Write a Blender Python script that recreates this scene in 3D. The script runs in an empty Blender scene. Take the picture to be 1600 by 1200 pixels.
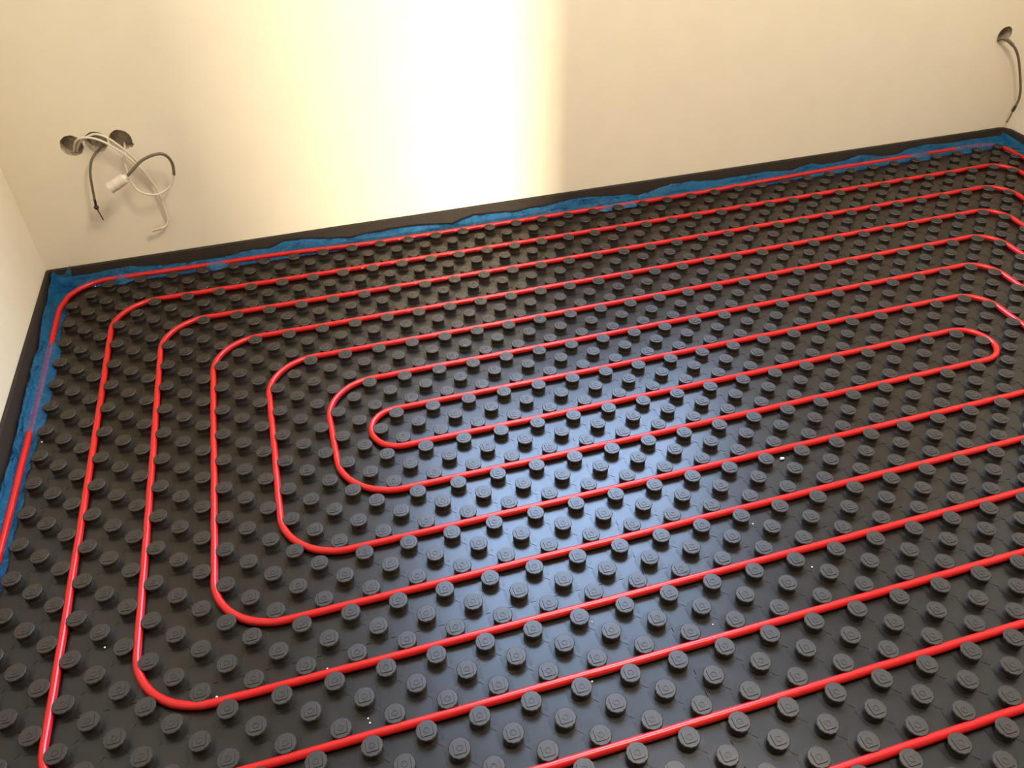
import bpy, bmesh, math, random
from mathutils import Vector, Matrix, noise
import mathutils
random.seed(7)
sc = bpy.context.scene
COL = sc.collection

# ------------------------------------------------------------------ camera
cam_d = bpy.data.cameras.new('camera')
cam = bpy.data.objects.new('camera', cam_d)
COL.objects.link(cam)
CAM = Vector((-0.0827, -1.66683, 1.45135))
RX = Vector((0.9602305, -0.2785859, -0.0186347))
RY = Vector((-0.1902645, -0.6040371, -0.7739113))     # image down
RZ = Vector((0.2043447, 0.7466787, -0.6330198))       # forward
m = Matrix.Identity(4)
for r in range(3):
    m[r][0] = RX[r]; m[r][1] = -RY[r]; m[r][2] = -RZ[r]; m[r][3] = CAM[r]
cam.matrix_world = m
FPX = 1268.09
cam_d.sensor_width = 36.0
cam_d.lens = FPX * 36.0 / 1600.0
cam_d.clip_start = 0.02
sc.camera = cam

# ------------------------------------------------------------------ world, lights, exposure
SKY = 25.0
w = bpy.data.worlds.new('sky'); sc.world = w; w.use_nodes = True
wn = w.node_tree.nodes; wn.clear()
wo = wn.new('ShaderNodeOutputWorld'); wb = wn.new('ShaderNodeBackground')
wb.inputs['Color'].default_value = (0.45, 0.645, 1.0, 1)
wb.inputs['Strength'].default_value = SKY
w.node_tree.links.new(wb.outputs[0], wo.inputs[0])

def area(name, loc, target, sx, sy, power, color, portal=False, spread=180):
    d = bpy.data.lights.new(name, 'AREA'); d.shape = 'RECTANGLE'
    d.size = sx; d.size_y = sy; d.energy = power; d.color = color
    d.spread = math.radians(spread)
    o = bpy.data.objects.new(name, d); COL.objects.link(o)
    o.location = loc
    v = Vector(target) - Vector(loc)
    o.rotation_euler = v.to_track_quat('-Z', 'Y').to_euler()
    d.cycles.is_portal = portal
    return o

WIN = (0.22, 1.76, 1.02, 2.80)     # window in the back wall, above the picture: x0, x1, z0, z1
area('window_portal', ((WIN[0]+WIN[1])/2, 1.11, (WIN[2]+WIN[3])/2), ((WIN[0]+WIN[1])/2, -2, (WIN[2]+WIN[3])/2),
     WIN[1]-WIN[0], WIN[3]-WIN[2], 1, (1, 1, 1), portal=True)
area('added_band_light', (0.45, -5.5, 0.16), (0.40, 0.985, 0.16), 0.26, 0.15, 46, (1.0, 0.90, 0.74), spread=46)  # added light out of view, throws the bright band on the back wall
area('added_fill_light', (1.05, -0.9, 2.85), (1.05, -0.1, 0), 0.7, 0.7, 76, (1.0, 0.83, 0.62))  # added warm fill with no fixture, lifts the walls and floor
sc.view_settings.view_transform = 'Standard'
sc.view_settings.look = 'None'
sc.view_settings.gamma = 1.0
sc.view_settings.use_curve_mapping = False
sc.view_settings.exposure = 0.0

# ------------------------------------------------------------------ materials
def new_mat(name, color, rough=0.5, metal=0.0, spec=0.5):
    mt = bpy.data.materials.new(name); mt.use_nodes = True
    b = mt.node_tree.nodes['Principled BSDF']
    b.inputs['Base Color'].default_value = (*color, 1)
    b.inputs['Roughness'].default_value = rough
    b.inputs['Metallic'].default_value = metal
    b.inputs['Specular IOR Level'].default_value = spec
    return mt, b

def grain(mt, b, scale, bump=0.0, dist=0.001, c0=None, c1=None, lo=0.35, hi=0.65, detail=4, rough=None):
    nt = mt.node_tree
    tc = nt.nodes.new('ShaderNodeTexCoord')
    n = nt.nodes.new('ShaderNodeTexNoise')
    n.inputs['Scale'].default_value = scale; n.inputs['Detail'].default_value = detail
    nt.links.new(tc.outputs['Object'], n.inputs['Vector'])
    if c0:
        r = nt.nodes.new('ShaderNodeValToRGB')
        r.color_ramp.elements[0].position = lo; r.color_ramp.elements[0].color = (*c0, 1)
        r.color_ramp.elements[1].position = hi; r.color_ramp.elements[1].color = (*c1, 1)
        nt.links.new(n.outputs['Fac'], r.inputs['Fac'])
        nt.links.new(r.outputs['Color'], b.inputs['Base Color'])
    if bump:
        bp = nt.nodes.new('ShaderNodeBump')
        bp.inputs['Strength'].default_value = bump; bp.inputs['Distance'].default_value = dist
        nt.links.new(n.outputs['Fac'], bp.inputs['Height'])
        nt.links.new(bp.outputs['Normal'], b.inputs['Normal'])
    if rough:
        mr = nt.nodes.new('ShaderNodeMapRange')
        mr.inputs['To Min'].default_value = rough[0]; mr.inputs['To Max'].default_value = rough[1]
        nt.links.new(n.outputs['Fac'], mr.inputs['Value'])
        nt.links.new(mr.outputs['Result'], b.inputs['Roughness'])
    return n

M_wall, b = new_mat('cream plaster', (0.80, 0.71, 0.53), 0.9, spec=0.2)
grain(M_wall, b, 9.0, 0.06, 0.002, (0.79, 0.70, 0.52), (0.81, 0.72, 0.54))
M_lowbounce, b = new_mat('low bounce brick', (0.26, 0.19, 0.14), 0.95, spec=0.1)  # unseen walls, darkened to cut light bounced onto the stud fronts
grain(M_lowbounce, b, 18.0, 0.4, 0.004, (0.21, 0.15, 0.11), (0.31, 0.23, 0.17))
M_ceil, b = new_mat('ceiling paint', (0.80, 0.75, 0.66), 0.9, spec=0.2)
grain(M_ceil, b, 14.0, 0.05, 0.002)
M_floor, b = new_mat('grey screed', (0.20, 0.19, 0.17), 0.9)
grain(M_floor, b, 25.0, 0.3, 0.003, (0.16, 0.15, 0.14), (0.26, 0.25, 0.23))
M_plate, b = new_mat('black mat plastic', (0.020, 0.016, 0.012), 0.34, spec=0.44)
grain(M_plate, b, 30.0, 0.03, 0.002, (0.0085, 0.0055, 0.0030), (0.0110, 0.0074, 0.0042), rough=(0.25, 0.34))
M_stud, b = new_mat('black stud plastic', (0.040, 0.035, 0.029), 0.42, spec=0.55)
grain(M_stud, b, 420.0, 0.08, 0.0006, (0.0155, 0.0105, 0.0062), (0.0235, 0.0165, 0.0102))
M_pipe, b = new_mat('red pipe plastic', (0.55, 0.012, 0.010), 0.27, spec=0.40)
grain(M_pipe, b, 3.0, 0, 0, (0.47, 0.0095, 0.0085), (0.51, 0.011, 0.0095))
M_foam, b = new_mat('dark edge foam', (0.03, 0.024, 0.018), 0.85, spec=0.25)
grain(M_foam, b, 420.0, 0.4, 0.0015, (0.024, 0.017, 0.011), (0.050, 0.039, 0.029), 0.38, 0.68, 2)
M_film = bpy.data.materials.new('blue edge film'); M_film.use_nodes = True
nt = M_film.node_tree; nt.nodes.clear()
out = nt.nodes.new('ShaderNodeOutputMaterial')
pr = nt.nodes.new('ShaderNodeBsdfPrincipled'); pr.inputs['Roughness'].default_value = 0.24
tc = nt.nodes.new('ShaderNodeTexCoord'); n1 = nt.nodes.new('ShaderNodeTexNoise')
n1.inputs['Scale'].default_value = 48; n1.inputs['Detail'].default_value = 5; n1.inputs['Distortion'].default_value = 2.0
rp = nt.nodes.new('ShaderNodeValToRGB')  # crease highlights painted as lighter streaks; doubled film folds as darker ones
rp.color_ramp.elements[0].position = 0.34; rp.color_ramp.elements[0].color = (0.006, 0.13, 0.32, 1)
rp.color_ramp.elements[1].position = 0.66; rp.color_ramp.elements[1].color = (0.035, 0.35, 0.66, 1)
nt.links.new(tc.outputs['Object'], n1.inputs['Vector']); nt.links.new(n1.outputs['Fac'], rp.inputs['Fac'])
nt.links.new(rp.outputs['Color'], pr.inputs['Base Color'])
n2 = nt.nodes.new('ShaderNodeTexNoise'); n2.inputs['Scale'].default_value = 55; n2.inputs['Detail'].default_value = 3; n2.inputs['Distortion'].default_value = 1.5
bp = nt.nodes.new('ShaderNodeBump'); bp.inputs['Strength'].default_value = 0.8; bp.inputs['Distance'].default_value = 0.005
nt.links.new(tc.outputs['Object'], n2.inputs['Vector']); nt.links.new(n2.outputs['Fac'], bp.inputs['Height']); nt.links.new(bp.outputs['Normal'], pr.inputs['Normal'])
tl = nt.nodes.new('ShaderNodeBsdfTranslucent'); tl.inputs['Color'].default_value = (0.05, 0.32, 0.62, 1)
tp = nt.nodes.new('ShaderNodeBsdfTransparent'); tp.inputs['Color'].default_value = (0.74, 0.62, 0.86, 1)
m1 = nt.nodes.new('ShaderNodeMixShader'); m1.inputs[0].default_value = 0.22
m2 = nt.nodes.new('ShaderNodeMixShader'); m2.inputs[0].default_value = 0.62
nt.links.new(pr.outputs[0], m1.inputs[1]); nt.links.new(tl.outputs[0], m1.inputs[2])
nt.links.new(m1.outputs[0], m2.inputs[1]); nt.links.new(tp.outputs[0], m2.inputs[2])
nt.links.new(m2.outputs[0], out.inputs[0])
M_hole, b = new_mat('raw socket hole', (0.17, 0.14, 0.10), 0.95, spec=0.1)
grain(M_hole, b, 90.0, 0.5, 0.003, (0.36, 0.29, 0.20), (0.56, 0.47, 0.34))
M_white, _ = new_mat('cream cable sheath', (0.66, 0.58, 0.44), 0.45)
M_dim, _ = new_mat('dusty cable sheath', (0.50, 0.43, 0.33), 0.6)
M_dark, _ = new_mat('grey brown cable', (0.145, 0.108, 0.070), 0.5)
M_black, _ = new_mat('black tape', (0.025, 0.018, 0.012), 0.5)
M_copper, _ = new_mat('bare copper', (0.20, 0.12, 0.06), 0.4, 0.7)
M_conn, b = new_mat('white lamp socket', (0.64, 0.56, 0.43), 0.5)
grain(M_conn, b, 60.0, 0.1, 0.001)
M_crumb, _ = new_mat('white plaster crumb', (0.85, 0.83, 0.78), 0.9)
M_frame, _ = new_mat('white window frame', (0.80, 0.80, 0.78), 0.4)
M_glass = bpy.data.materials.new('window glass'); M_glass.use_nodes = True
nt = M_glass.node_tree; nt.nodes.clear()
out = nt.nodes.new('ShaderNodeOutputMaterial'); tp = nt.nodes.new('ShaderNodeBsdfTransparent')
gl = nt.nodes.new('ShaderNodeBsdfGlossy'); gl.inputs['Roughness'].default_value = 0.02
mx = nt.nodes.new('ShaderNodeMixShader')
mx.inputs[0].default_value = 0.08; nt.links.new(tp.outputs[0], mx.inputs[1])
nt.links.new(gl.outputs[0], mx.inputs[2]); nt.links.new(mx.outputs[0], out.inputs[0])

# ------------------------------------------------------------------ helpers
def link(name, me, mats, parent=None):
    o = bpy.data.objects.new(name, me); COL.objects.link(o)
    if not me.materials:
        for q in (mats if isinstance(mats, (list, tuple)) else [mats]): me.materials.append(q)
    if parent: o.parent = parent
    return o
def obj(name, bm, mats, parent=None, smooth=False):
    me = bpy.data.meshes.new(name)
    if smooth:
        for f in bm.faces: f.smooth = True
    bm.to_mesh(me); bm.free()
    return link(name, me, mats, parent)
def thing(name, label, cat, loc=(0, 0, 0), group=None):
    o = bpy.data.objects.new(name, None); COL.objects.link(o); o.location = loc
    o.empty_display_size = 0.05
    tag(o, label, cat, group); return o
def tag(o, label, cat, group=None):
    o['label'] = label; o['category'] = cat
    if group: o['group'] = group
def struct(o):
    o['kind'] = 'structure'; return o
def add_box(bm, x0, x1, y0, y1, z0, z1):
    v = [bm.verts.new((x, y, z)) for x in (x0, x1) for y in (y0, y1) for z in (z0, z1)]
    for q in ((0, 1, 3, 2), (4, 6, 7, 5), (0, 4, 5, 1), (2, 3, 7, 6), (0, 2, 6, 4), (1, 5, 7, 3)):
        bm.faces.new([v[k] for k in q])
def box(name, x0, x1, y0, y1, z0, z1, mat, parent=None):
    bm = bmesh.new(); add_box(bm, x0, x1, y0, y1, z0, z1); return obj(name, bm, mat, parent)
def spline(pts, n=8):
    P = [Vector(p) for p in pts]; out = []
    for i in range(len(P)-1):
        p0 = P[max(i-1, 0)]; p1 = P[i]; p2 = P[i+1]; p3 = P[min(i+2, len(P)-1)]
        for k in range(n):
            t = k/n
            out.append(0.5*((2*p1)+(p2-p0)*t+(2*p0-5*p1+4*p2-p3)*t*t+(3*p1-p0-3*p2+p3)*t**3))
    out.append(P[-1]); return out
def add_tube(bm, path, radius, sides=10, cap=True):
    rings = []; nrm = None
    N = len(path)
    for i, p in enumerate(path):
        t = (path[min(i+1, N-1)]-path[max(i-1, 0)]).normalized()
        if nrm is None:
            nrm = t.orthogonal().normalized()
        nrm = (nrm - t*nrm.dot(t)).normalized()
        bi = t.cross(nrm)
        r = radius(i/(N-1)) if callable(radius) else radius
        rings.append([bm.verts.new(p+(nrm*math.cos(a)+bi*math.sin(a))*r) for a in
                      [2*math.pi*k/sides for k in range(sides)]])
    for a, c in zip(rings, rings[1:]):
        for k in range(sides):
            bm.faces.new((a[k], a[(k+1) % sides], c[(k+1) % sides], c[k]))
    if cap:
        bm.faces.new(list(reversed(rings[0]))); bm.faces.new(rings[-1])
def tube(name, pts, radius, mat, parent=None, sides=10, n=8):
    bm = bmesh.new(); add_tube(bm, spline(pts, n), radius, sides)
    return obj(name, bm, mat, parent, True)
def lathe(bm, prof, seg, mod=None, smooth=True):
    rings = []
    for (r, z) in prof:
        if r < 1e-6:
            rings.append([bm.verts.new((0, 0, z))])
        else:
            rings.append([bm.verts.new((r*(mod(r, z, k) if mod else 1)*math.cos(2*math.pi*k/seg),
                                        r*(mod(r, z, k) if mod else 1)*math.sin(2*math.pi*k/seg), z)) for k in range(seg)])
    for a, c in zip(rings, rings[1:]):
        for k in range(seg):
            k2 = (k+1) % seg
            if len(c) == 1: f = bm.faces.new((a[k], a[k2], c[0]))
            elif len(a) == 1: f = bm.faces.new((a[0], c[k2], c[k]))
            else: f = bm.faces.new((a[k], a[k2], c[k2], c[k]))
            f.smooth = smooth

D = 0.05                                   # stud rows and columns are 5 cm apart, staggered
def zf(x, y):                              # the mats follow a slightly dished subfloor
    return 0.003076*(x-.7)**2 - 0.002935*(x-.7)*y + 0.013223*y*y
def project(x, y, z):
    d = Vector((x, y, z))-CAM; k = d.dot(RZ)
    if k < 0.05: return None
    return (800+FPX*d.dot(RX)/k, 600+FPX*d.dot(RY)/k)
def in_view(x, y, z, mg=45):
    q = project(x, y, z)
    return q is not None and -mg < q[0] < 1600+mg and -mg < q[1] < 1200+mg

# ------------------------------------------------------------------ the room
XL, XR, YB, YF, ZC = -0.94, 2.845, 0.985, -2.9, 2.95
HOLES = [(-0.7261, 0.985, 0.4748), (-0.6558, 0.985, 0.4775), (-0.5866, 0.985, 0.4743), (2.6707, 0.985, 0.4639)]
struct(box('floor', XL, XR, -6.2, YB, -0.16, -0.034, M_floor))
struct(box('ceiling', XL-.1, XR+.1, -6.2, YB+.3, ZC, ZC+.1, M_ceil))
struct(box('wall_left', XL-.15, XL, -6.2, YB+.25, -0.16, ZC, M_wall))
struct(box('wall_right', XR, XR+.15, -6.2, YB+.25, -0.16, ZC, M_wall))
bm = bmesh.new()                            # back wall built round the window opening
xs = [XL, WIN[0], WIN[1], XR]; zs = [-0.16, WIN[2], WIN[3], ZC]
def wall_grid(bm, xs, zs, y0, y1, skip):
    V = {}
    for a, x in enumerate(xs):
        for c, z in enumerate(zs):
            for e, y in enumerate((y0, y1)): V[a, c, e] = bm.verts.new((x, y, z))
    na, nc = len(xs)-1, len(zs)-1
    solid = lambda a, c: 0 <= a < na and 0 <= c < nc and (a, c) not in skip
    for a in range(na):
        for c in range(nc):
            if not solid(a, c): continue
            bm.faces.new((V[a, c, 0], V[a+1, c, 0], V[a+1, c+1, 0], V[a, c+1, 0]))
            bm.faces.new((V[a, c, 1], V[a, c+1, 1], V[a+1, c+1, 1], V[a+1, c, 1]))
            if not solid(a-1, c): bm.faces.new((V[a, c, 0], V[a, c+1, 0], V[a, c+1, 1], V[a, c, 1]))
            if not solid(a+1, c): bm.faces.new((V[a+1, c, 0], V[a+1, c, 1], V[a+1, c+1, 1], V[a+1, c+1, 0]))
            if not solid(a, c-1): bm.faces.new((V[a, c, 0], V[a, c, 1], V[a+1, c, 1], V[a+1, c, 0]))
            if not solid(a, c+1): bm.faces.new((V[a, c+1, 0], V[a+1, c+1, 0], V[a+1, c+1, 1], V[a, c+1, 1]))
wall_grid(bm, xs, zs, YB, YB+.25, {(1, 1)})
bmesh.ops.recalc_face_normals(bm, faces=bm.faces)
wall_back = struct(obj('wall_back', bm, M_wall))
cutters = []
bm = bmesh.new()
SEG = 40
for hi_, (hx, hy, hz) in enumerate(HOLES):
    rr = 0.0325
    rim = []
    for k in range(SEG):
        a = 2*math.pi*k/SEG
        q = rr*(1+0.045*noise.noise((math.cos(a)*2.2+hi_*7, math.sin(a)*2.2, 3.1)) + 0.03*noise.noise((math.cos(a)*6+hi_*3, math.sin(a)*6, 1.7)))
        if hi_ == 2 and 5.35 < a < 5.95: q *= 1.19       # chipped lower right edge of the right-hand hole
        rim.append((hx+q*math.cos(a), hz+q*math.sin(a)))
    fr_ = [bm.verts.new((x, YB-0.02, z)) for x, z in rim]
    bk_ = [bm.verts.new((x, YB+0.046, z)) for x, z in rim]
    bm.faces.new(fr_); bm.faces.new(list(reversed(bk_)))
    for k in range(SEG):
        bm.faces.new((fr_[(k+1) % SEG], fr_[k], bk_[k], bk_[(k+1) % SEG]))
    cutters.append(rim)
bmesh.ops.recalc_face_normals(bm, faces=bm.faces)
cut = obj('cutter', bm, M_wall)
md = wall_back.modifiers.new('cut', 'BOOLEAN'); md.object = cut; md.solver = 'EXACT'
bpy.context.view_layer.update()
me = bpy.data.meshes.new_from_object(wall_back.evaluated_get(bpy.context.evaluated_depsgraph_get()))
wall_back.modifiers.clear(); wall_back.data = me
bpy.data.objects.remove(cut)
for rim in cutters:                         # rough lining of each hole
    bm = bmesh.new()
    cx = sum(p[0] for p in rim)/SEG; cz = sum(p[1] for p in rim)/SEG
    rings = []
    for q, y in ((0.985, YB+0.0015), (0.96, YB+0.015), (0.955, YB+0.030), (0.93, YB+0.044), (0.62, YB+0.0445), (0.3, YB+0.044)):
        rings.append([bm.verts.new((cx+(x-cx)*q*(1+0.03*noise.noise((x*90, y*90, z*90))), y+0.0012*noise.noise((x*160, z*160, q*9)), cz+(z-cz)*q)) for x, z in rim])
    for a, c in zip(rings, rings[1:]):
        for k in range(SEG): bm.faces.new((a[k], a[(k+1) % SEG], c[(k+1) % SEG], c[k]))
    bm.faces.new(rings[-1])
    obj('socket_hole', bm, M_hole, wall_back)
# window above the picture, its frame and pane
wdw = struct(thing('window_1', 'white framed window high in the cream back wall', 'window', (WIN[0], YB+.13, WIN[2])))
del wdw['category']
bm = bmesh.new(); W_, H_ = WIN[1]-WIN[0], WIN[3]-WIN[2]
for q in ((0, W_, 0, .05), (0, W_, H_-.05, H_), (0, .05, .05, H_-.05), (W_-.05, W_, .05, H_-.05)):
    add_box(bm, q[0], q[1], 0, .06, q[2], q[3])
obj('window_frame', bm, M_frame, wdw)

# unseen front wall; doorway, door and hall added to shape the light band
bm = bmesh.new()
wall_grid(bm, [XL, -0.10, 0.615, XR], [-0.16, 2.05, ZC], YF-.12, YF, {(1, 0)})
bmesh.ops.recalc_face_normals(bm, faces=bm.faces)
struct(obj('wall_front', bm, M_lowbounce))
struct(box('added_band_wall', XL, 0.350, -4.1, -4.0, -0.16, ZC, M_lowbounce))  # added partition, its edge gives the band a soft left side
struct(box('wall_hall_end', XL, XR, -6.3, -6.2, -0.16, ZC, M_lowbounce))
dr = struct(thing('added_door', 'added white door behind the camera that cuts the light band', 'door', (0.615, YF, -0.02)))  # added unseen leaf, its edge gives the band a sharper right side
del dr['category']
box('added_door_leaf', 0.0, 0.04, 0.0, 0.88, 0.0, 2.02, M_frame, dr)
bm = bmesh.new(); add_tube(bm, spline([(-.01, .80, 1.03), (-.055, .80, 1.03), (-.06, .77, 1.03), (-.06, .68, 1.03)], 5), 0.009)
obj('added_door_handle', bm, M_copper, dr, True)

# ------------------------------------------------------------------ studded floor panels
PIPE_Z = 0.0100; PIPE_R = 0.0085
def octagon(bm, hw, ch, z0, z1, mi=1):
    pts = [(hw, -ch), (hw, ch), (ch, hw), (-ch, hw), (-hw, ch), (-hw, -ch), (-ch, -hw), (ch, -hw)]
    lo = [bm.verts.new((x, y, z0)) for x, y in pts]; hi = [bm.verts.new((x*.985, y*.985, z1)) for x, y in pts]
    bm.faces.new(hi).material_index = mi
    for k in range(8): bm.faces.new((lo[k], lo[(k+1) % 8], hi[(k+1) % 8], hi[k])).material_index = mi
def stud_bmesh(seg=36):
    bm = bmesh.new()
    octagon(bm, .0300, .0150, -.0030, .0005)
    octagon(bm, .0270, .0136, -.0005, .0010)
    def mod(r, z, k):
        if z > 0.0160 and r > 0.0165 and k % 3 == 0: return 0.962
        return 1.0
    lathe(bm, [(.0191, .0008), (.0190, .0024), (.0183, .0030), (.0182, .0046), (.0183, .0130), (.0188, .0150)], seg)
    lathe(bm, [(.0188, .0150), (.0201, .0159), (.0206, .0178), (.0194, .0190)], seg, mod, False)
    lathe(bm, [(.0194, .0190), (.0150, .0191), (0, .0191)], seg, mod, False)
    v = []                                  # raised square on the cap
    for z, s in ((.0189, .0120), (.0206, .0112)):
        c = s*0.80
        v.append([bm.verts.new((x, y, z)) for x, y in ((s, -c), (s, c), (c, s), (-c, s), (-s, c), (-s, -c), (-c, -s), (c, -s))])
    for k in range(8): bm.faces.new((v[0][k], v[0][(k+1) % 8], v[1][(k+1) % 8], v[1][k]))
    bm.faces.new(v[1])
    lathe(bm, [(.0066, .0204), (.0062, .0214), (.0042, .0214), (.0037, .0207), (.0022, .0207), (.0017, .0198), (0, .0196)], 14, None, False)
    return bm
bm = stud_bmesh(); stud_me = bpy.data.meshes.new('stud'); bm.to_mesh(stud_me); bm.free()
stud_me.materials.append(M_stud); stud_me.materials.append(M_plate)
bm = stud_bmesh(12); stud_lo = bpy.data.meshes.new('stud_low'); bm.to_mesh(stud_lo); bm.free()

COLS = [(-18.5, 9.5), (9.5, 37.5), (37.5, 56.4)]
ROWS = [(-18.55, -2.5), (-2.5, 13.5), (13.5, 29.5)]
WHERE = [['in the back left corner beside the blue film', 'along the middle of the back wall', 'in the back right corner below the single hole'],
         ['beside the left wall, under the leftmost pipe bends', 'in the centre of the floor, with the bluish window sheen', 'at the right, level with the inner pipe hairpin'],
         ['in the front left corner of the picture', 'at the front centre and right of the picture', 'off the front right, beyond the frame']]
n_stud = 0
for ri, (j0, j1) in enumerate(ROWS):
    for ci, (i0, i1) in enumerate(COLS):
        corners = [in_view(i*D, -j*D, 0, 0) for i in (i0, (i0+i1)/2, i1) for j in (j0, (j0+j1)/2, j1)]
        ox, oy = (i0+i1)/2*D, -(j0+j1)/2*D
        P = thing('studded_panel', 'black studded heating panel ' + WHERE[ri][ci], 'floor panel', (ox, oy, 0), 'studded floor heating panels')
        g = 0.0007
        x0, x1, y0, y1 = i0*D+g, i1*D-g, -j1*D+g, -j0*D-g
        bm = bmesh.new(); nx, ny = 14, 10
        top = [[bm.verts.new((x0+(x1-x0)*a/nx-ox, y0+(y1-y0)*c/ny-oy, zf(x0+(x1-x0)*a/nx, y0+(y1-y0)*c/ny))) for c in range(ny+1)] for a in range(nx+1)]
        for a in range(nx):
            for c in range(ny):
                bm.faces.new((top[a][c], top[a+1][c], top[a+1][c+1], top[a][c+1])).smooth = True
        rim = [top[a][0] for a in range(nx+1)]+[top[nx][c] for c in range(1, ny+1)]+[top[a][ny] for a in range(nx-1, -1, -1)]+[top[0][c] for c in range(ny-1, 0, -1)]
        rim = [bm.verts.new(v.co) for v in rim]; low = [bm.verts.new((v.co.x, v.co.y, -0.033)) for v in rim]
        for k in range(len(rim)):
            k2 = (k+1) % len(rim); bm.faces.new((rim[k], low[k], low[k2], rim[k2]))
        bm.faces.new(list(reversed(low)))
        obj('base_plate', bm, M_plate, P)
        ribs = bmesh.new(); rest = bmesh.new(); n_rest = 0; n_ribs = 0
        for j in range(math.ceil(j0), math.floor(j1)+1):
            for i in range(math.ceil(max(i0, -17.4)), math.floor(i1)+1):
                if (i+j) % 2 == 0 or (i, j) == (-17, -18): continue
                x, y = i*D, -j*D; z = zf(x, y)
                if in_view(x, y, z):
                    s = bpy.data.objects.new('stud', stud_me); COL.objects.link(s); s.parent = P
                    s.location = (x-ox, y-oy, z); n_stud += 1
                else:
                    nv = len(rest.verts); rest.from_mesh(stud_lo); rest.verts.ensure_lookup_table()
                    for v in rest.verts[nv:]: v.co += Vector((x-ox, y-oy, z))
                    n_rest += 1
                if not in_view(x, y, z, 120): continue
                for di, dj, wd, hg in ((1, 1, .0085, .0009), (-1, 1, .0022, .0008)):
                    if not (i0 < i+di < i1 and j0 < j+dj < j1): continue
                    t = Vector((di*D, -dj*D)).normalized(); nr = Vector((-t.y, t.x))
                    L0, L1 = .0195, math.hypot(D, D)-.0195
                    P0 = Vector((x, y))+t*L0; P1 = Vector((x, y))+t*L1
                    vs = []
                    for pz, sh in ((-.001, 1.0), (hg, .9)):
                        for p, sg in ((P0, 1), (P1, 1), (P1, -1), (P0, -1)):
                            q = p+nr*sg*wd/2*sh
                            vs.append(ribs.verts.new((q.x-ox, q.y-oy, zf(q.x, q.y)+pz)))
                    ribs.faces.new(vs[4:8][::-1])
                    for k in range(4): ribs.faces.new((vs[(k+1) % 4], vs[k], vs[k+4], vs[(k+1) % 4+4]))
                    n_ribs += 1
        bmesh.ops.recalc_face_normals(ribs, faces=ribs.faces)
        if n_ribs: obj('connecting_rib', ribs, M_plate, P)['kind'] = 'stuff'
        else: ribs.free()
        if n_rest: obj('stud_field', rest, M_stud, P)['kind'] = 'stuff'
        else: rest.free()
        if ri == 1 and ci == 1:
            for body, size, px_, py_ in (('9/10', .0140, .733, -.0595), ('1', .0110, .764, -.0490)):
                fc = bpy.data.curves.new('moulded_date', 'FONT'); fc.body = body; fc.size = size*1.25; fc.extrude = .0005
                fo = bpy.data.objects.new('moulded_date', fc)
                COL.objects.link(fo); bpy.context.view_layer.update()
                me = bpy.data.meshes.new_from_object(fo.evaluated_get(bpy.context.evaluated_depsgraph_get()))
                bpy.data.objects.remove(fo)
                me.materials.clear()
                o = link('moulded_date', me, M_stud, P)
                o.location = (px_-ox, py_-oy, zf(px_, py_)+.0004); o.rotation_euler = (0, 0, math.radians(45))
print('studs', n_stud)

# ------------------------------------------------------------------ red heating pipe: one continuous double spiral
HY = lambda k: -18.5+3*(k-1)
LX = {7: -0.5, 6: -2.5, 5: -5.5, 4: -8.5, 3: -11.5, 2: -14.5, 1: -17.85}      # left bends, ring k with line 15-k
RXx = {8: 35.55, 7: 38.5, 6: 41.5, 5: 44.5, 4: 47.5, 3: 50.5, 2: 53.5, 1: 55.6}  # right bends, line k with line 17-k
path = []                                    # (i, j, fillet radius)
def left(k, up):                             # from line 15-k up to line k, or down
    a = [(LX[k], HY(15-k), RL_B[k]), (LX[k], HY(k), RL_T[k])]
    return a if up else a[::-1]
def right(k, up):
    a = [(RXx[k], HY(17-k), 1.8 if k < 8 else 1.5), (RXx[k], HY(k), 1.8 if k < 8 else 1.5)]
    return a if up else a[::-1]
RL_T = {7: 1.5, 6: 2.8, 5: 2.8, 4: 2.8, 3: 2.8, 2: 2.8, 1: 2.9}
RL_B = {7: 1.5, 6: 2.9, 5: 2.9, 4: 2.9, 3: 3.0, 2: 3.0, 1: 3.0}
path.append((-12, HY(16), 0))
seq = [('R', 1, 1), ('L', 1, 0), ('R', 3, 1), ('L', 3, 0), ('R', 5, 1), ('L', 5, 0), ('R', 7, 1), ('L', 7, 0),
       ('R', 8, 0), ('L', 6, 1), ('R', 6, 0), ('L', 4, 1), ('R', 4, 0), ('L', 2, 1), ('R', 2, 0)]
for s, k, up in seq:
    path += left(k, up) if s == 'L' else right(k, up)
path.append((-13, HY(15), 0))
pts2 = []
P2 = [Vector((a, b)) for a, b, _ in path]
for q in range(len(P2)):
    if q in (0, len(P2)-1): pts2.append(P2[q]); continue
    A, B, Cc = P2[q-1], P2[q], P2[q+1]
    u = (A-B).normalized(); v = (Cc-B).normalized(); r = path[q][2]
    s0 = B+u*r; s1 = B+v*r; cen = B+u*r+v*r
    for k in range(13):
        a = math.pi/2*k/12
        pts2.append(cen - v*r*math.cos(a) - u*r*math.sin(a))
dense = []
for a, b in zip(pts2, pts2[1:]):
    L = (b-a).length; n = max(1, int(L/1.0))
    for k in range(n): dense.append(a.lerp(b, k/n))
dense.append(pts2[-1])
clean = [dense[0]]
for p in dense[1:]:
    if (p-clean[-1]).length > 0.05: clean.append(p)
P3 = []
for p in clean:
    wob = noise.noise((p.x*.35, p.y*.35, 0.3))*0.02
    if p.y < -17: p = Vector((p.x, p.y - .33*max(0, min(1, (2-p.x)/6)) - .45*max(0, min(1, (p.x-28)/12))))
    x, y = (p.x+wob)*D, -(p.y+noise.noise((p.x*.35, p.y*.35, 5.3))*0.02)*D
    P3.append(Vector((x, y, zf(x, y)+PIPE_Z)))
bm = bmesh.new(); add_tube(bm, P3, PIPE_R, 14)
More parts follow.
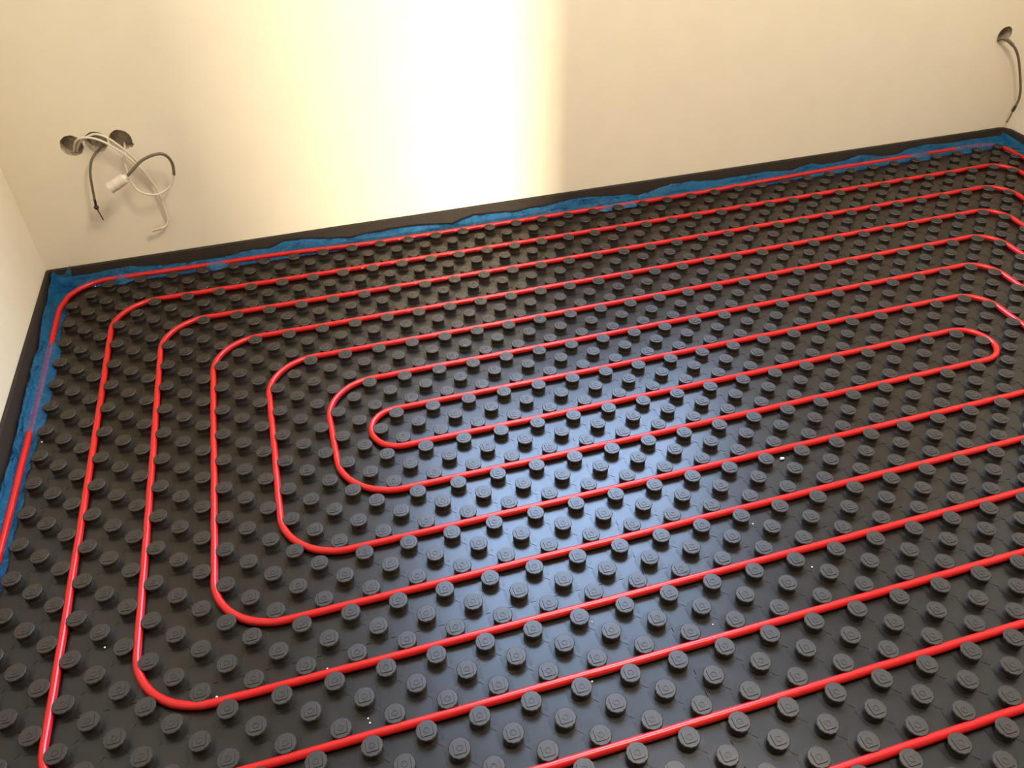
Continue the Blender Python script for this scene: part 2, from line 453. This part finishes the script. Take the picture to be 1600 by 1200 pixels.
pipe = obj('heating_pipe', bm, M_pipe, None, True)
tag(pipe, 'long red plastic heating pipe coiled in a double spiral between the studs', 'pipe')

# ------------------------------------------------------------------ edge strip of foam with its blue film
strip = thing('edge_strip', 'dark foam edge strip with crumpled blue film along the foot of the cream walls', 'edge strip', (XL, YB, 0))
off = Vector((XL, YB, 0))
def fillet(poly, rads, n=8):
    out = []
    for q, p in enumerate(poly):
        if q in (0, len(poly)-1): out.append(Vector(p)); continue
        A, B, Cc = Vector(poly[q-1]), Vector(p), Vector(poly[q+1]); r = rads[q]
        u = (A-B).normalized(); v = (Cc-B).normalized(); cen = B+u*r+v*r
        for k in range(n+1):
            a = math.pi/2*k/n; out.append(cen-v*r*math.cos(a)-u*r*math.sin(a))
    return out
TH = 0.009; TOP = 0.0785
base = fillet([(XL+.0008, -2.7), (XL+.0008, YB-.0008), (XR-.0008, YB-.0008), (XR-.0008, -2.7)], [0, .012, .05, 0])
dn = []
for a, b in zip(base, base[1:]):
    n = max(1, int((b-a).length/.06))
    for k in range(n): dn.append(a.lerp(b, k/n))
dn.append(base[-1])
bm = bmesh.new(); rings = []
for q, p in enumerate(dn):
    t = (dn[min(q+1, len(dn)-1)]-dn[max(q-1, 0)]).normalized(); nr = Vector((t.y, -t.x))
    wob = 0.0012*noise.noise((q*.13, 2.2, .4)); top = TOP+wob
    prof = [(0, -.033), (0, top-.001), (.0015, top), (.0065, top-.0003), (TH-.0003, top-.003), (TH, top-.006), (TH+.0004+wob*.5, .045), (TH, -.033)]
    rings.append([bm.verts.new((p.x+nr.x*d-off.x, p.y+nr.y*d-off.y, z)) for d, z in prof])
for a, c in zip(rings, rings[1:]):
    for k in range(len(a)-1): bm.faces.new((a[k], a[k+1], c[k+1], c[k])).smooth = k > 3
for rg in (rings[0], rings[-1]): bm.faces.new(rg)
bmesh.ops.recalc_face_normals(bm, faces=bm.faces)
obj('foam_band', bm, M_foam, strip)

def smooth01(t):
    t = max(0, min(1, t)); return t*t*(3-2*t)
def over_amount(spans, s):
    return max([smooth01((s-a)/.05+.5)*smooth01((b-s)/.05+.5) for a, b in spans] or [0])
def scallop(s, knots):
    for (a, ha), (b, hb) in zip(knots, knots[1:]):
        if a <= s <= b:
            t = (s-a)/(b-a); return ha+(hb-ha)*t
    return knots[-1][1] if s > knots[-1][0] else knots[0][1]
def film(name, s0, s1, place, spans, crest, seed, cell=0.005):
    n = int((s1-s0)/cell); bm = bmesh.new(); grid = []; NV = 26
    for a in range(n+1):
        s = s0+(s1-s0)*a/n; ov = over_amount(spans, s)
        zc = scallop(s, crest) + .003*noise.noise((s*23, seed, 4))
        ed = .058 + .006*noise.noise((s*9, seed, 8)) + .004*noise.noise((s*31, seed, 2))
        un = [(.0015, .004), (.006, zc*.45), (.0115, zc*.90), (.0150, zc), (.0200, zc*.84), (.0255, zc*.56), (.032, .013), (.040, .005), (.050, .0016), (ed, .0040)]
        op = [(.0015, .004), (.006, zc*.45), (.0115, zc*.90), (.0150, zc), (.0205, zc*.86), (.027, .026), (.036, .0190), (.045, .0208), (.056, .0165), (ed+.011, .0040)]
        ctl = [Vector((d0+(d1-d0)*ov, z0+(z1-z0)*ov, 0)) for (d0, z0), (d1, z1) in zip(un, op)]
        row = []
        for v in range(NV+1):
            t = v/NV*9; q = min(8, int(t)); f = t-q
            p0, p1, p2, p3 = ctl[max(0, q-1)], ctl[q], ctl[q+1], ctl[min(9, q+2)]
            c = 0.5*((2*p1)+(p2-p0)*f+(2*p0-5*p1+4*p2-p3)*f*f+(3*p1-p0-3*p2+p3)*f**3)
            k = min(1, t/3) * (1 if t < 5.5 else .30)
            rg = abs(noise.noise((s*62+t*1.0, t*.75, seed)))          # long slanting creases
            r2 = abs(noise.noise((s*130-t*1.6, t*1.3, seed+5)))
            n3 = noise.noise((s*16, t*.45, seed+9))
            d = c.x + k*(.0040*n3 + .0060*(rg-.2)+.0036*(r2-.2))
            z = c.y + k*(.0030*noise.noise((s*18, t*.5, seed+2)) - .0090*(rg-.2) - .0048*(r2-.2))
            x, y = place(s, max(.0012, d)); zz = zf(x, y)+max(.0012, z)
            row.append(bm.verts.new((x-off.x, y-off.y, zz)))
        grid.append(row)
    for a, c in zip(grid, grid[1:]):
        for k in range(len(a)-1): bm.faces.new((a[k], a[k+1], c[k+1], c[k])).smooth = True
    return obj(name, bm, M_film, strip)
FY, FX, FR = YB-.0008-TH, XL+.0008+TH, XR-.0008-TH
film('film', XL+.012, XR-.02, lambda s, d: (s, FY-d),
     [(-.735, -.70), (-.44, -.38), (.98, 1.14), (2.36, 2.44), (2.58, 2.90)],
     [(-0.93, .030), (-0.831, 0.0269), (-0.77, 0.0309), (-0.718, 0.0367), (-0.669, 0.033), (-0.61, 0.0228), (-0.508, 0.0190), (-0.403, 0.0190), (-0.337, 0.0235), (-0.288, 0.0303), (-0.229, 0.0253), (-0.181, 0.0451), (-0.116, 0.0442), (-0.051, 0.036), (0.026, 0.0233), (0.06, 0.0203), (0.106, 0.0279), (0.222, 0.032), (0.315, 0.0297), (0.39, 0.0201), (0.421, 0.0150), (0.506, 0.0377), (0.604, 0.0327), (0.653, 0.0275), (0.727, 0.0314), (0.777, 0.0339), (0.853, 0.0405), (0.903, 0.0457), (0.98, 0.0417), (1.032, 0.0336), (1.111, 0.0294), (1.151, 0.0180), (1.217, 0.0291), (1.295, 0.0437), (1.376, 0.0448), (1.487, 0.0334), (1.57, 0.0343), (1.71, 0.0349), (1.827, 0.023), (1.894, 0.0429), (1.941, 0.0306), (2.03, 0.0256), (2.114, 0.0434), (2.24, 0.0222), (2.303, 0.0190), (2.356, 0.0384), (2.447, 0.0419), (2.576, 0.0318), (2.669, 0.0352), (2.8, 0.030), (2.83, 0.0299)], 1.0)
film('film', -1.5, YB-.014, lambda s, d: (FX+d, s),
     [(.20, .62)],
     [(-1.5, .034), (0.007, 0.0302), (0.06, 0.0234), (0.145, 0.0215), (0.194, 0.0223), (0.262, 0.0306), (0.332, 0.0294), (0.384, 0.0331), (0.477, 0.0295), (0.519, 0.037), (0.58, 0.0223), (0.617, 0.0314), (0.685, 0.0424), (0.809, 0.0423), (0.926, 0.0522)], 6.0)
film('film', -1.5, YB-.02, lambda s, d: (FR-d, s), [(.80, .9)], [(-1.5, .036), (.6, .036), (.98, .040)], 11.0, cell=.012)
F = [Vector(p) for p in ((-0.9160, 0.955, 0.0537), (-0.9079, 0.962, 0.0628), (-0.8552, 0.957, 0.1000), (-0.8508, 0.952, 0.0944), (-0.8562, 0.930, 0.0260), (-0.8994, 0.935, 0.0340))]
bm = bmesh.new(); g = []                    # the fold of film that stands up in the left corner
for a in range(15):
    u = a/14; row = []
    up = F[1].lerp(F[2], u) + Vector((0, 0, -.012*math.sin(math.pi*u))); dn_ = F[5].lerp(F[4], u)
    for c in range(11):
        v = c/10; p = up.lerp(dn_, v)
        p.y += -.012*math.sin(math.pi*v) + .004*noise.noise((u*5, v*3, 2)) + .0025*noise.noise((u*12, v*9, 7))
        p.z += .004*noise.noise((u*6, v*5, 12))*math.sin(math.pi*min(1, v+.1)) 
        p.y = min(p.y, FY-.002); row.append(bm.verts.new(p-off))
    g.append(row)
for a, c in zip(g, g[1:]):
    for k in range(10): bm.faces.new((a[k], a[k+1], c[k+1], c[k])).smooth = True
obj('film_fold', bm, M_film, strip)

# ------------------------------------------------------------------ cables hanging out of the holes
WA = [(-0.732, 1.012, 0.4438), (-0.7236, 0.99, 0.4623), (-0.7063, 0.962, 0.4934), (-0.6864, 0.952, 0.5066), (-0.6611, 0.948, 0.5058), (-0.6366, 0.945, 0.4968), (-0.6148, 0.945, 0.4798), (-0.5938, 0.945, 0.4587), (-0.5747, 0.95, 0.4313), (-0.5588, 0.955, 0.404), (-0.5463, 0.96, 0.3767), (-0.534, 0.965, 0.3403), (-0.5248, 0.968, 0.3046), (-0.5231, 0.97, 0.2653), (-0.5214, 0.972, 0.2251), (-0.521, 0.97, 0.2006), (-0.5305, 0.965, 0.1836), (-0.5482, 0.96, 0.1773), (-0.5705, 0.958, 0.1763)]
WB = [(-0.7214, 1.012, 0.4423), (-0.7153, 0.992, 0.4603), (-0.6986, 0.968, 0.486), (-0.6755, 0.957, 0.5032), (-0.6486, 0.952, 0.5136), (-0.6269, 0.95, 0.5085), (-0.6065, 0.95, 0.4921), (-0.5907, 0.95, 0.473), (-0.5745, 0.955, 0.4485), (-0.5619, 0.96, 0.4237), (-0.5525, 0.966, 0.3965), (-0.5428, 0.972, 0.3645), (-0.5326, 0.9765, 0.3266)]
WC = [(-0.5833, 1.015, 0.4534), (-0.5825, 0.99, 0.4469), (-0.5854, 0.972, 0.432), (-0.5895, 0.966, 0.4142), (-0.5917, 0.96, 0.396), (-0.5923, 0.955, 0.3771), (-0.589, 0.945, 0.3575), (-0.5757, 0.935, 0.3297), (-0.5546, 0.93, 0.3157), (-0.5238, 0.93, 0.3088), (-0.497, 0.935, 0.3155), (-0.4734, 0.94, 0.3316), (-0.4575, 0.94, 0.3617)]
WS = [(-0.4575, 0.94, 0.3617), (-0.4521, 0.935, 0.3951), (-0.4556, 0.925, 0.423), (-0.4672, 0.915, 0.4411), (-0.4854, 0.905, 0.4478), (-0.5082, 0.9, 0.4449), (-0.5326, 0.895, 0.4361), (-0.5505, 0.89, 0.4243), (-0.5696, 0.888, 0.4093), (-0.5852, 0.886, 0.3969)]
CON = [Vector((-0.584, 0.886, 0.3978)), Vector((-0.6405, 0.875, 0.3725))]
WD = [(-0.6543, 1.012, 0.4480), (-0.6586, 0.99, 0.4490), (-0.6674, 0.967, 0.4475), (-0.6798, 0.955, 0.4337), (-0.6912, 0.95, 0.4084), (-0.6993, 0.95, 0.3781), (-0.7052, 0.95, 0.3426), (-0.7105, 0.95, 0.3087)]
WE = [(2.6574, 1.0, 0.4386), (2.6425, 0.975, 0.4539), (2.6466, 0.965, 0.4586), (2.6643, 0.955, 0.4524), (2.6881, 0.95, 0.4359), (2.7124, 0.945, 0.4119), (2.743, 0.945, 0.3708), (2.7793, 0.945, 0.3042), (2.8055, 0.945, 0.25), (2.816, 0.945, 0.2095), (2.8107, 0.945, 0.1757)]

c1 = thing('cable', 'pale twin strand cable arching from the leftmost wall hole and hanging to a bent tail', 'cable', WA[0])
def rel(o, pts): return [Vector(p)-o.location for p in pts]
tube('outer_strand', rel(c1, WA), 0.0036, M_white, c1)
tube('inner_strand', rel(c1, WB), 0.0034, M_white, c1)
tube('frayed_end', rel(c1, [WA[-2], WA[-1], (-0.5775, .957, .1748)]), lambda t: .0039+.0012*t, M_dim, c1)
c2 = thing('cable', 'white cable from the right hole of the trio, looping round to a white lamp socket', 'cable', WC[0])
tube('sheath', rel(c2, WC), 0.0034, M_white, c2)
tube('dark_length', rel(c2, WS), 0.0046, M_dark, c2)['label'] = 'darker, thicker length of cable on the upper half of the loop'  # upper part of the loop drawn darker and thicker than the rest
ax = (CON[1]-CON[0]).normalized(); LN = (CON[1]-CON[0]).length
bm = bmesh.new()
lathe(bm, [(0, -.003), (.0085, -.003), (.0090, .003), (.0125, .006), (.0165, .010), (.0172, .018), (.0172, .034), (.0182, .035), (.0182, .044), (.0172, .045), (.0172, LN), (.0150, LN), (.0148, LN-.02), (0, LN-.02)], 36, None, False)
bm.transform(Matrix.Translation(CON[0]-c2.location) @ ax.to_track_quat('Z', 'Y').to_matrix().to_4x4())
obj('lamp_socket', bm, M_conn, c2)['label'] = 'white cylindrical lamp socket'
c3 = thing('cable', 'thin grey brown cable hanging from the middle hole with a bare copper tip', 'cable', WD[0])
tube('sheath', rel(c3, WD), 0.0038, M_dark, c3)
tube('ferrule', rel(c3, [(-0.7101, 0.95, 0.313), (-0.7114, 0.95, 0.300), (-0.7130, 0.95, 0.290), (-0.7135, 0.95, 0.2849), (-0.7135, 0.95, 0.2783)]),
     lambda t: .0040 if t < .45 else (.0040+.0042*math.sin(math.pi*(t-.45)/.55)), M_black, c3)
tube('copper_tip', rel(c3, [(-0.713, 0.95, 0.2804), (-0.7103, 0.95, 0.2621), (-0.7068, 0.95, 0.2401)]), 0.0021, M_copper, c3, 8)
c4 = thing('cable', 'thin brown cable arching from the single hole near the right corner', 'cable', WE[0])
tube('sheath', rel(c4, WE), lambda t: .0062 if t < .42 else .0048, M_dark, c4)
tube('tape_band', rel(c4, [(2.8120, 0.945, 0.1830), (2.8092, 0.945, 0.1715), (2.8058, 0.945, 0.1600)]), 0.0062, M_black, c4)
tube('wire_end', rel(c4, [(2.8063, 0.945, 0.165), (2.8045, 0.945, 0.1361), (2.7967, 0.945, 0.114)]), lambda t: .0026 if t < .8 else .0042, M_dark, c4, 8)

# ------------------------------------------------------------------ plaster crumbs lying on the panels
CR = [(0.9472, -0.4493, 1.9, 'largest white plaster crumb, beside a stud right of the floor centre'),
      (0.7719, -0.6187, .8, 'tiny white crumb just below the bluish sheen, right of the pipe centre'),
      (0.6954, -0.6466, .9, 'tiny white crumb between two studs, left of the one below the sheen'),
      (0.3132, -0.3564, .9, 'tiny white crumb inside the left part of the bluish sheen'),
      (0.2765, -0.887, 1.0, 'tiny white crumb near the bottom middle, under a red pipe run'),
      (-0.8601, 0.1724, 1.0, 'tiny white crumb by the blue film along the left wall'),
      (-0.7746, 0.1105, .8, 'tiny pale crumb a few studs right of the blue film at the left wall'),
      (-0.15, -0.8359, .7, 'upper crumb of the close pair near the bottom left centre'),
      (-0.1479, -0.8457, .8, 'lower crumb of the close pair near the bottom left centre'),
      (-0.2123, -0.7077, .7, 'tiny white crumb just above a pipe run, above the close pair of crumbs'),
      (-0.6419, -0.5282, .8, 'tiny white crumb between the second and third pipes from the left'),
      (-0.4234, -0.7078, 1.0, 'white crumb touching the lower left bend of the third pipe'),
      (0.8312, -0.7686, .9, 'tiny white crumb at the lower right, between two long pipe runs'),
      (0.5582, -0.8378, .7, 'tiny white crumb at the bottom centre right beside a stud'),
      (0.3245, -0.7588, .7, 'tiny white crumb beside a pipe at the bottom of the bluish sheen'),
      (-0.7978, 0.9242, .9, 'tiny white crumb in the back left corner beside the outermost pipe bend')]
for q, (x, y, s, lab) in enumerate(CR):
    bm = bmesh.new(); bmesh.ops.create_icosphere(bm, subdivisions=2, radius=.0021*s)
    for v in bm.verts:
        v.co *= 1+.35*noise.noise(v.co*900+Vector((q*3.1, 0, 0)))
        v.co.x *= 1.5 if q == 0 else 1.1; v.co.z *= .7
    zmin = min(v.co.z for v in bm.verts)
    o = obj('plaster_crumb', bm, M_crumb); o.location = (x, y, zf(x, y)-zmin+.0004)
    tag(o, lab, 'crumb', 'plaster crumbs on the floor panels')
